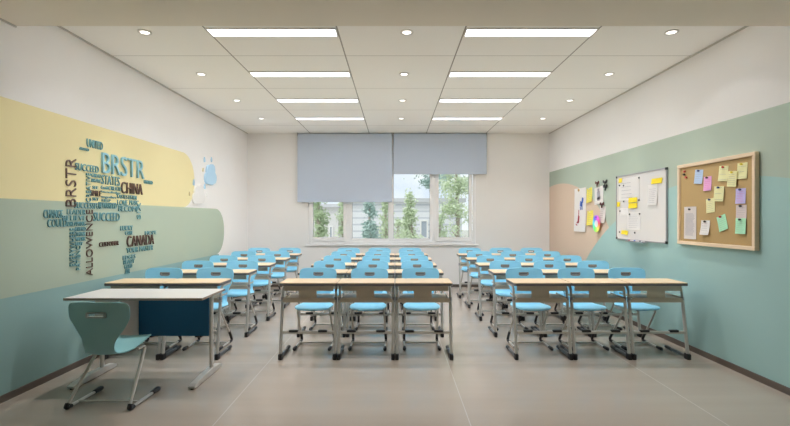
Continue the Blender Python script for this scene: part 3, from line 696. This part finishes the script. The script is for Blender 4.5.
def tree(x, d, zb, zt, rad, shape, leaf, label, n=2600, ls=.05, crown0=.1):
    X = ox(x, d); t = thing('garden_tree', label, 'tree', (X, d, GZ), 0, 'trees outside the window')
    rnd = random.Random(int(x*10)); h = zt-GZ
    bm = bmesh.new(); tube(bm, [Vector((0,0,0)), Vector((.03,0,h*.4)), Vector((-.02,.02,h*.75)), Vector((0,0,h*.93))], [.07,.055,.03,.01], 8)
    for k in range(14):
        z = h*(max(.2, crown0+.12)+(.9-max(.2, crown0+.12))*k/14); a = k*2.4; r = rad*(.75 if shape == 'round' else .75*(1-k/16))
        tube(bm, [Vector((0,0,z)), Vector((r*.5*math.cos(a), r*.5*math.sin(a), z+r*.5)), Vector((r*.9*math.cos(a), r*.9*math.sin(a), z+r*.9))], [.022,.014,.004], 5)
    mk('trunk', bm, M['bark'], t, smooth=True)
    verts = []; faces = []
    clumps = []
    for k in range(46):
        f = rnd.random()
        if shape == 'cone': rr = rad*(1-f)**.8+.04
        elif shape == 'poplar': rr = rad*(math.sin(PI*min(.98, f*.85+.12))**.6)
        else: rr = rad*math.sqrt(max(.05, 1-(2*f-1)**2))
        a = rnd.random()*2*PI; q = math.sqrt(rnd.random())*rr
        clumps.append((q*math.cos(a), q*math.sin(a), (crown0+(1-crown0)*f)*h, .05+.15*rr))
    for k in range(n):
        c = clumps[rnd.randrange(len(clumps))]
        p = Vector((c[0]+rnd.gauss(0, c[3]), c[1]+rnd.gauss(0, c[3]), min(c[2]+rnd.gauss(0, c[3]), h+.1)))
        u = Vector((rnd.gauss(0,1), rnd.gauss(0,1), rnd.gauss(0,1))).normalized(); v = u.orthogonal().normalized()
        s = ls*rnd.uniform(.6, 1.2); i = len(verts)
        verts += [p-u*s, p+v*s*.45, p+u*s, p-v*s*.45]; faces.append((i, i+1, i+2, i+3))
    me = bpy.data.meshes.new('foliage'); me.from_pydata([tuple(v) for v in verts], [], faces); me.materials.append(leaf)
    link('foliage', me, t)
tree(318, 13, 0, 3.4, .20, 'poplar', M['leaf1'], 'slim green tree behind the left edge of the window', 3800)
tree(342.5, 14, 0, 2.1, .16, 'cone', M['leaf3'], 'small light green tree beside the first window mullion', 1300)
tree(370, 13, 0, 1.95, .22, 'cone', M['leaf2'], 'blue-green conifer behind the second window pane', 2600)
tree(386, 14.5, 0, 2.3, .20, 'cone', M['leaf3'], 'pale green conifer at the right edge of the second pane', 1500)
tree(411, 13, 0, 2.15, .27, 'cone', M['leaf3'], 'light green conifer in the middle of the third pane', 2600)
tree(398, 16, 0, 1.3, .26, 'round', M['leaf3'], 'low pale bush tree at the left of the third pane', 900)
tree(457, 13, 0, 3.9, .40, 'poplar', M['leaf3'], 'tall pale green tree filling the rightmost window pane', 5200)
tree(440, 14.6, 0, 1.5, .2, 'round', M['leaf1'], 'low green bush tree at the left of the rightmost pane', 900)
tree(433.5, 17, 0, 5.0, 1.3, 'round', M['leaf2'], 'broad blue-green tree with high crown behind the right panes', 4200, .07, .56)

# ------------------------------------------------------------------ world, sun, camera
w = bpy.data.worlds.new('World'); bpy.context.scene.world = w; w.use_nodes = True
nt = w.node_tree; bg = nt.nodes['Background']
tcn = nt.nodes.new('ShaderNodeTexCoord'); nz = nt.nodes.new('ShaderNodeTexNoise'); nz.inputs['Scale'].default_value = 9; nz.inputs['Detail'].default_value = 6
cr = nt.nodes.new('ShaderNodeValToRGB'); cr.color_ramp.elements[0].position = .38; cr.color_ramp.elements[1].position = .6
cr.color_ramp.elements[0].color = (.66,.73,.84,1); cr.color_ramp.elements[1].color = (.86,.88,.90,1)
nt.links.new(tcn.outputs['Generated'], nz.inputs['Vector']); nt.links.new(nz.outputs['Fac'], cr.inputs[0]); nt.links.new(cr.outputs[0], bg.inputs[0])
bg.inputs[1].default_value = 1.3
sl = bpy.data.lights.new('sun', 'SUN'); sl.energy = 1.6; sl.angle = .1; sl.color = (1,.97,.92)
so = bpy.data.objects.new('sun', sl); COL.objects.link(so); so.rotation_euler = (math.radians(38), 0, math.radians(-50)); so.location = (0, 20, 20)

cam = bpy.data.cameras.new('camera'); cam.sensor_width = 36; cam.lens = F/790*36; cam.shift_y = 4.5/790; cam.clip_start = .05; cam.clip_end = 200
co = bpy.data.objects.new('camera', cam); COL.objects.link(co); co.location = (0, 0, H); co.rotation_euler = (PI/2, 0, 0)
sc = bpy.context.scene; sc.camera = co
vs = sc.view_settings; vs.view_transform = 'Standard'; vs.look = 'None'; vs.gamma = 1; vs.use_curve_mapping = False; vs.exposure = 0.0
sc.cycles.use_denoising = True; sc.cycles.max_bounces = 8; sc.cycles.diffuse_bounces = 5; sc.cycles.sample_clamp_indirect = 6; sc.cycles.sample_clamp_direct = 2.0
